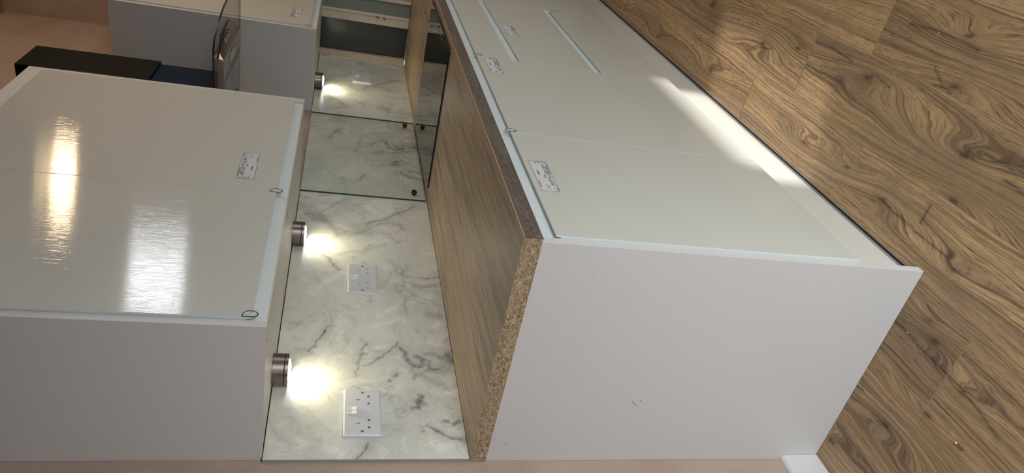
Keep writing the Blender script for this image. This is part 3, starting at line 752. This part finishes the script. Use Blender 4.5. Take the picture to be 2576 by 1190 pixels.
# ------------------------------------------------------------------ puck lights under the wall cabinets
def puck(xc, yc, label, r=.037, h=.0345, e=1.0):
    p = thing('puck_light', label, 'light', group='puck lights under the wall cabinets'); z = 1.3544; r1 = r
    b = MB(); disc(b,(xc,yc,z-.0248),r1,'z',.0246,48); b.build('housing', M['nickel'], p, smooth=True)
    b = MB(); disc(b,(xc,yc,z-.0268),r1-.0012,'z',.0019,48); b.build('groove_ring', M['dark'], p, smooth=True)
    # bezel ring with a round opening, open below
    b = MB(); n = 48; zo, zi = z-h, z-.0270
    for i in range(n):
        a, c = 2*math.pi*i/n, 2*math.pi*(i+1)/n; P = lambda q, rr, zz: (xc+rr*math.cos(q), yc+rr*math.sin(q), zz)
        b.quad([P(a,r1,zi),P(c,r1,zi),P(c,r1,zo),P(a,r1,zo)]); b.quad([P(a,r1,zo),P(c,r1,zo),P(c,.025,zo),P(a,.025,zo)])
        b.quad([P(a,.025,zo),P(c,.025,zo),P(c,.025,zi),P(a,.025,zi)]); b.quad([P(a,r1,zi),P(a,.025,zi),P(c,.025,zi),P(c,r1,zi)])
    b.build('bezel', M['nickel'], p, smooth=True)
    b = MB(); rings = [(.0245,zo+.001),(.0238,zo-.002),(.019,zo-.0042),(.011,zo-.0055),(0,zo-.006)]
    for (ra,za),(rb_,zb_) in zip(rings[:-1],rings[1:]):
        for i in range(n):
            a, c = 2*math.pi*i/n, 2*math.pi*(i+1)/n; P = lambda q, rr, zz: (xc+rr*math.cos(q), yc+rr*math.sin(q), zz)
            b.quad([P(a,ra,za),P(c,ra,za),P(c,rb_,zb_),P(a,rb_,zb_)] if rb_ > 0 else [P(a,ra,za),P(c,ra,za),(xc,yc,zb_)])
    b.build('lens', M['led'], p, smooth=True)['label'] = 'glowing domed lens'
    light('puck_lamp', 'AREA', (xc,yc,zo-.0075), 0.29*e, (1,.91,.58), (0,.22,-1), p, shape='DISK', size=.022, spread=math.radians(165))
    return p
puck(.2360,-.0480,'round brushed nickel puck light above the near socket, lit')
puck(.8440,-.0480,'round brushed nickel puck light beside the glass splashback, lit', r=.036)
puck(2.2000,-.0480,'round brushed nickel puck light under the far wall cabinet, lit', r=.036, e=1.35)
cb = MB(); disc(cb,(2.315,-.030,1.3400),.0022,'z',.0142,10)
tag(cb.build('cable_tail', M['black_gloss']), 'short black cable end under the far wall cabinet beside the puck light', 'cable')

# ------------------------------------------------------------------ extractor hood
hd = thing('extractor_hood', 'curved glass extractor hood with steel body and dark chimney over the hob', 'extractor hood')
zg = 1.6355; cx = 1.538; hw = .302
outl = []
N = 36
for i in range(N+1):
    t = -1+2*i/N; outl.append((cx+hw*t, -.468-.070*(1-abs(t)**2.2) if abs(t) < 1 else -.46))
outl = [(cx-hw,-.02),(cx-hw,-.44),(cx-hw+.004,-.456)] + [p for p in outl[1:-1]] + [(cx+hw-.004,-.456),(cx+hw,-.44),(cx+hw,-.02)]
MB().prism_z(outl, zg, zg+.006, 0, 1).build('canopy_glass', [M['hood_glass'],M['glass_edge_dark']], hd)['label'] = 'curved clear glass canopy with dark edge'
bx0, bx1, bz, yfb = 1.294, 1.682, 1.6165, -.402
low = [(bx0,-.02),(bx0,yfb),(bx1,yfb),(bx1,-.02)]
nb = 20; lip = [(bx0+(bx1-bx0)*i/nb, yfb-.004-.062*(1-(2*i/nb-1)**2)) for i in range(nb+1)]
b = MB(); zt = zg-.0006; fl = [(bx0+(bx1-bx0)*i/nb, yfb) for i in range(nb+1)]
for i in range(nb): b.quad([(*fl[i],bz),(*fl[i+1],bz),(*lip[i+1],zt-.003),(*lip[i],zt-.003)],1)
for i in range(nb): b.quad([(*lip[i],zt-.003),(*lip[i+1],zt-.003),(*lip[i+1],zt),(*lip[i],zt)],2)
b.quad([(bx0,-.02,bz),(bx0,yfb,bz),(*lip[0],zt-.003),(*lip[0],zt),(bx0,-.02,zt)])
b.quad([(bx1,-.02,bz),(bx1,yfb,bz),(*lip[-1],zt-.003),(*lip[-1],zt),(bx1,-.02,zt)])
b.quad([(bx0,-.02,bz),(bx1,-.02,bz)]+[(*p,bz) for p in fl[::-1]]); b.quad([(bx0,-.02,zt),(bx1,-.02,zt)]+[(*p,zt) for p in lip[::-1]],2)
b.quad([(bx0,-.02,bz),(bx1,-.02,bz),(bx1,-.02,zt),(bx0,-.02,zt)])
b.build('body', [M['steel'],M['steel_face'],M['black_gloss']], hd)['label'] = 'slim steel body with bowed control front'
for i in range(5):
    x = 1.385+.021*i; q = MB(); yy = -.4385-.0015*i
    q.box(x-.0055,x+.0055,yy-.010,yy+.004,1.6205,1.6275); q.build('push_button', M['screw'], hd, .001)
def flat(name, mat, x0, x1, y0, y1, th=.0012): return box(name, mat, (x0,x1,y0,y1,bz-th,bz-.0001), hd)
flat('lamp_frame', M['slot'], 1.425,1.538,-.384,-.341,.0006); flat('lamp_cover', M['lamp_cover'], 1.429,1.534,-.380,-.345,.0014)
for k, (x0, x1) in enumerate(((1.322,1.486),(1.490,1.654))):
    flat('grease_filter', M['steel'], x0,x1,-.318,-.075,.0016)
    flat('filter_catch', M['black_gloss'], (x0+x1)/2-.02,(x0+x1)/2+.02,-.200,-.150,.004)
for (x0,x1,y0,y1) in ((1.312,1.664,-.331,-.319),(1.6545,1.664,-.3185,-.075),(1.312,1.3215,-.3185,-.075)): flat('film_strip', M['film_blue'], x0,x1,y0,y1,.001)
box('lower_chimney', M['film'], (1.4185,1.5965,-.2520,-.002,zg+.0065,1.885), hd, .0015)['label'] = 'dark blue lower chimney section'
box('upper_chimney', M['chimney'], (1.4100,1.6050,-.2600,-.002,1.872,2.268), hd, .0015)['label'] = 'glossy upper chimney sleeve with a dark room reflection in its colour'
vs = MB()
for i in range(5): vs.box(1.4094,1.4099,-.20+.012*i,-.196+.012*i,2.17,2.20)
vs.build('vent_slot', M['dark'], hd)['kind'] = 'stuff'

# ------------------------------------------------------------------ lamp on the ceiling (seen reflected in the doors)
lp = thing('pendant_lamp', 'warm ceiling pendant bulb reflected as a streak in the wall cabinet doors', 'lamp')
q = MB(); disc(q,(2.10,-1.26,ZC-.012),.05,'z',.0115,24); q.build('ceiling_rose', M['plastic'], lp)
q = MB(); disc(q,(2.10,-1.26,2.575),.003,'z',ZC-.012-2.576,8); q.build('cord', M['dark'], lp)
q = MB(); disc(q,(2.10,-1.26,2.53),.02,'z',.045,20); q.build('lamp_holder', M['dark'], lp)
q = MB(); disc(q,(2.10,-1.26,2.455),.022,'z',.0745,20,r2=.014); q.build('bulb', M['bulb'], lp, .006)
light('bulb_lamp', 'POINT', (2.10,-1.26,2.42), 10, (1,.72,.44), None, lp, shadow_soft_size=.05)

# ------------------------------------------------------------------ debris on the floor
def shaving(x, y, L, a, label, cat='wood shaving', col='chip', name='wood_shaving', w=.0016, curl=.3):
    mb = MB(); n = 6; ca, sa = math.cos(a), math.sin(a)
    P = []
    for i in range(n+1):
        t = i/n-.5; u = t*L; v = curl*L*(t*t-.1); P.append((x+u*ca-v*sa, y+u*sa+v*ca))
    for i in range(n):
        (xa,ya),(xb,yb) = P[i],P[i+1]; dx, dy = (xb-xa),(yb-ya); l = math.hypot(dx,dy)+1e-9; nx, ny = -dy/l*w/2, dx/l*w/2
        za = .0006; zt = .0016
        mb.quad([(xa+nx,ya+ny,zt),(xb+nx,yb+ny,zt),(xb-nx,yb-ny,zt),(xa-nx,ya-ny,zt)]); mb.quad([(xa+nx,ya+ny,za),(xb+nx,yb+ny,za),(xb+nx,yb+ny,zt),(xa+nx,ya+ny,zt)])
        mb.quad([(xa-nx,ya-ny,za),(xb-nx,yb-ny,za),(xb-nx,yb-ny,zt),(xa-nx,ya-ny,zt)])
    tag(mb.build(name, M[col]), label, cat, 'wood shavings on the floor' if cat == 'wood shaving' else None)
sh = [((2219,87),.009,.5),((2240,94),.012,.3),((2285,91),.014,.4),((2287,141),.009,.2),((2391,132),.008,1.2),((2362,85),.008,1.4),((2250,184),.006,1.),((2060,173),.007,1.3),((2077,1112),.008,1.5),((2274,642),.004,0)]
SL = ['curled pale wood shaving nearest the drawer end of the floor planks','pale curled shaving just beside the topmost shaving','pale curled shaving lying next to the long blue-grey crack','short pale shaving among the planks at the top right','tiny pale crumb near the dark crack at the upper right','white plaster flake on the blue-grey crack','small pale flake in front of the plinth on the long plank','thin pale splinter on the plank near the sunlit patch','small pinkish chip against the foot of the end panel','tiny chip near the foot of the plinth corner']
def fl_(px, py):     # point on the floor, worked out once from the surveyed camera
    d = Rr_T((px-1288)/1783.664, (py-595)/1783.664); t = -1.26783/d[2]; return (-1.07586+t*d[0], -1.2376+t*d[1])
def Rr_T(a, b): v = RW[0]*a + RW[1]*b + RW[2]; return v
SHP = [(*fl_(*p), L, a) for p, L, a in sh]
for (x, y, L, a), lb in zip(SHP, SL): shaving(x, y, L, a, lb)
x, y = fl_(2284,837); q = MB(); disc(q,(x,y,.0006),.0018,'z',.0022,12,r2=.0012); tag(q.build('wood_crumb', M['chip'], smooth=True), 'tiny round pale crumb on the dark plank left of the end panel', 'crumb')
x, y = fl_(2416,1123); sc = thing('loose_screw', 'small brown screw lying on the floor near the end panel', 'screw')
q = MB(); disc(q,(x-.010,y,.0030),.0014,'x',.016,12,r2=.0006); q.build('shank', plain('brown_screw', lin((110,60,40)), .4, .5), sc)
q = MB(); disc(q,(x+.0062,y,.0034),.0014,'x',.003,14,r2=.0028); q.build('head', M['screw'], sc)
